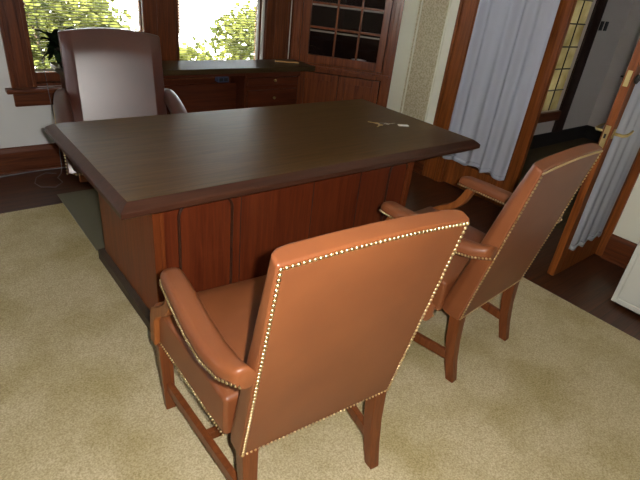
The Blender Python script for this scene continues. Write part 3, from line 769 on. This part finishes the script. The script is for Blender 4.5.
for z in (.735, .985, 1.19, 1.40, 1.62, 1.84):
    bm = bmesh.new(); prism(bm, [(.08, .045, z), (.82, .045, z), (.40, .40, z), (.37, .40, z)], (0, 0, .016)); sh = obj('shelf', bm, M['cab_in'], cab, bev=.002); obj('shelf_edge', B((.085, .815, .037, .045, z, z + .014)), M['edge'], sh, bev=.001)  # pale front strips: flash glint put into the colour
dr = obj('glazed_door', B((.085, .157, -.012, .016, .728, 2.045), (.765, .825, -.012, .016, .728, 2.045), (.157, .765, -.012, .016, .728, .800), (.157, .765, -.012, .016, 1.97, 2.045)), M['cab'], cab, bev=.004)
bm = B(*[(x - .009, x + .009, -.008, .012, .80, 1.97) for x in (.382, .585)], *[(.157, .765, -.008, .012, z - .009, z + .009) for z in (1.025, 1.215, 1.405, 1.595, 1.785)])
obj('muntin', bm, M['cab'], dr, bev=.003)
obj('pane', B((.157, .765, .000, .004, .80, 1.97)), M['glass'], dr, smooth=False)
for xa, xb in ((.09, .452), (.458, .82)):
    d = obj('lower_door', B((xa, xa + .055, -.010, .014, .095, .65), (xb - .055, xb, -.010, .014, .095, .65), (xa + .055, xb - .055, -.010, .014, .095, .155), (xa + .055, xb - .055, -.010, .014, .59, .65), (xa + .055, xb - .055, -.002, .010, .155, .59)), M['cab'], cab, bev=.003)
ct = M['cab']
q = cab.location
ca = cab.rotation_euler[2]
def cabpt(x, y, z): return (q.x + x * math.cos(ca) - y * math.sin(ca), q.y + x * math.sin(ca) + y * math.cos(ca), z)
bm = lathe(bmesh.new(), [(.035, 0), (.05, .004), (.085, .03), (.095, .05), (.090, .05), (.078, .03), (.045, .010), (.001, .008)], n=28)
o = obj('china_bowl', bm, M['dish']); o.scale = (.75, .75, .75); o.location = cabpt(.60, .115, .7515); tag(o, 'white china bowl on the lowest shelf of the glazed corner cabinet', 'bowl')

# ------------------------------------------------------------------ white cabinet at the right edge
wc = thing('white_cabinet', 'white enamel cabinet standing against the right wall at the edge of the rug', 'cabinet', (2.763, .10, 0))
obj('cabinet_body', B((.012, .50, -.52, .52, .02, .80)), M['white'], wc, bev=.006)
bm = B((0, .012, -.52, -.495, .02, .80), (0, .012, .495, .52, .02, .80), (0, .012, -.495, .495, .02, .05), (0, .012, -.495, .495, .77, .80), (0, .012, -.012, .012, .05, .77))
obj('front_frame', bm, M['white'], wc, bev=.004)
for ya, yb in ((-.49, -.016), (.016, .49)):
    d = obj('cabinet_door', B((.004, .012, ya, yb, .055, .765)), M['white'], wc, bev=.002)
    obj('door_pull', B((-.012, .004, (yb - .05 if ya < 0 else ya + .03), (yb - .03 if ya < 0 else ya + .05), .60, .70)), M['steel'], d, bev=.003)
obj('foot_rail', B((.03, .48, -.50, .50, 0, .02)), M['black'], wc)

# ------------------------------------------------------------------ keys, cords
kr = thing('key_bunch', 'small bunch of brass and silver keys on the desk top', 'keys', (1.90, 1.745, .7712)); kr.scale = (1.2, 1.2, 1.2)
bm = tube(bmesh.new(), [(.013 * math.cos(2 * PI * k / 20), .013 * math.sin(2 * PI * k / 20), .003) for k in range(21)], .0011, 6); obj('split_ring', bm, M['steel'], kr)
def key(ang, L_, m, bow, z):
    bm = bmesh.new(); rr = bow
    prism(bm, [(.012 + rr + rr * math.cos(2 * PI * k / 16), rr * math.sin(2 * PI * k / 16), z) for k in range(16)], (0, 0, .0018))
    x = .012 + 2 * rr
    prism(bm, [(x - .003, -.004, z), (x + L_, -.004, z), (x + L_ + .004, 0, z), (x + L_, .003, z), (x + L_ * .8, .0015, z), (x + L_ * .65, .004, z), (x + L_ * .4, .0015, z), (x + L_ * .2, .004, z), (x - .003, .004, z)], (0, 0, .0018))
    bmesh.ops.rotate(bm, verts=bm.verts, cent=(0, 0, 0), matrix=Matrix.Rotation(ang, 3, 'Z'))
    return obj('key', bm, m, kr, bev=.0004, seg=1)
key(.15 - .3, .03, M['steel'], .013, .0005); key(2.2, .028, M['brass2'], .011, .0005); key(3.6, .03, M['brass2'], .011, .0025)
bm = bmesh.new(); prism(bm, [(.06, -.045, 0), (.105, -.065, 0), (.115, -.045, 0), (.072, -.025, 0)], (0, 0, .003)); k = obj('key_tag', bm, M['tag'], kr, bev=.001); k['label'] = 'pale plastic key tag'

bm = tube(bmesh.new(), [(.700, YB - .085, 1.3), (.700, YB - .085, .75), (.705, YB - .087, .55), (.716, YB - .09, .35), (.712, YB - .10, .14), (.705, YB - .12, .04), (.69, YB - .15, .006), (.65, YB - .22, .004), (.66, 3.43, .004), (.60, 3.365, .004), (.52, 3.40, .004), (.50, 3.48, .004), (.53, 3.58, .004), (.60, 3.64, .004), (.66, 3.60, .004)], .0022, 7)
o = obj('blind_cord', bm, M['cable']); tag(o, 'thin grey cord hanging past the left window and coiled on the floor', 'cord')
bm = tube(bmesh.new(), [(-.6, 3.66, .005), (.1, 3.67, .005), (.35, 3.672, .005), (.50, 3.69, .005), (.62, 3.695, .005), (.80, 3.69, .005), (1.0, 3.68, .005)], .004, 8)
o = obj('power_cable', bm, M['cable']); tag(o, 'grey cable lying along the baseboard below the left window', 'cable')
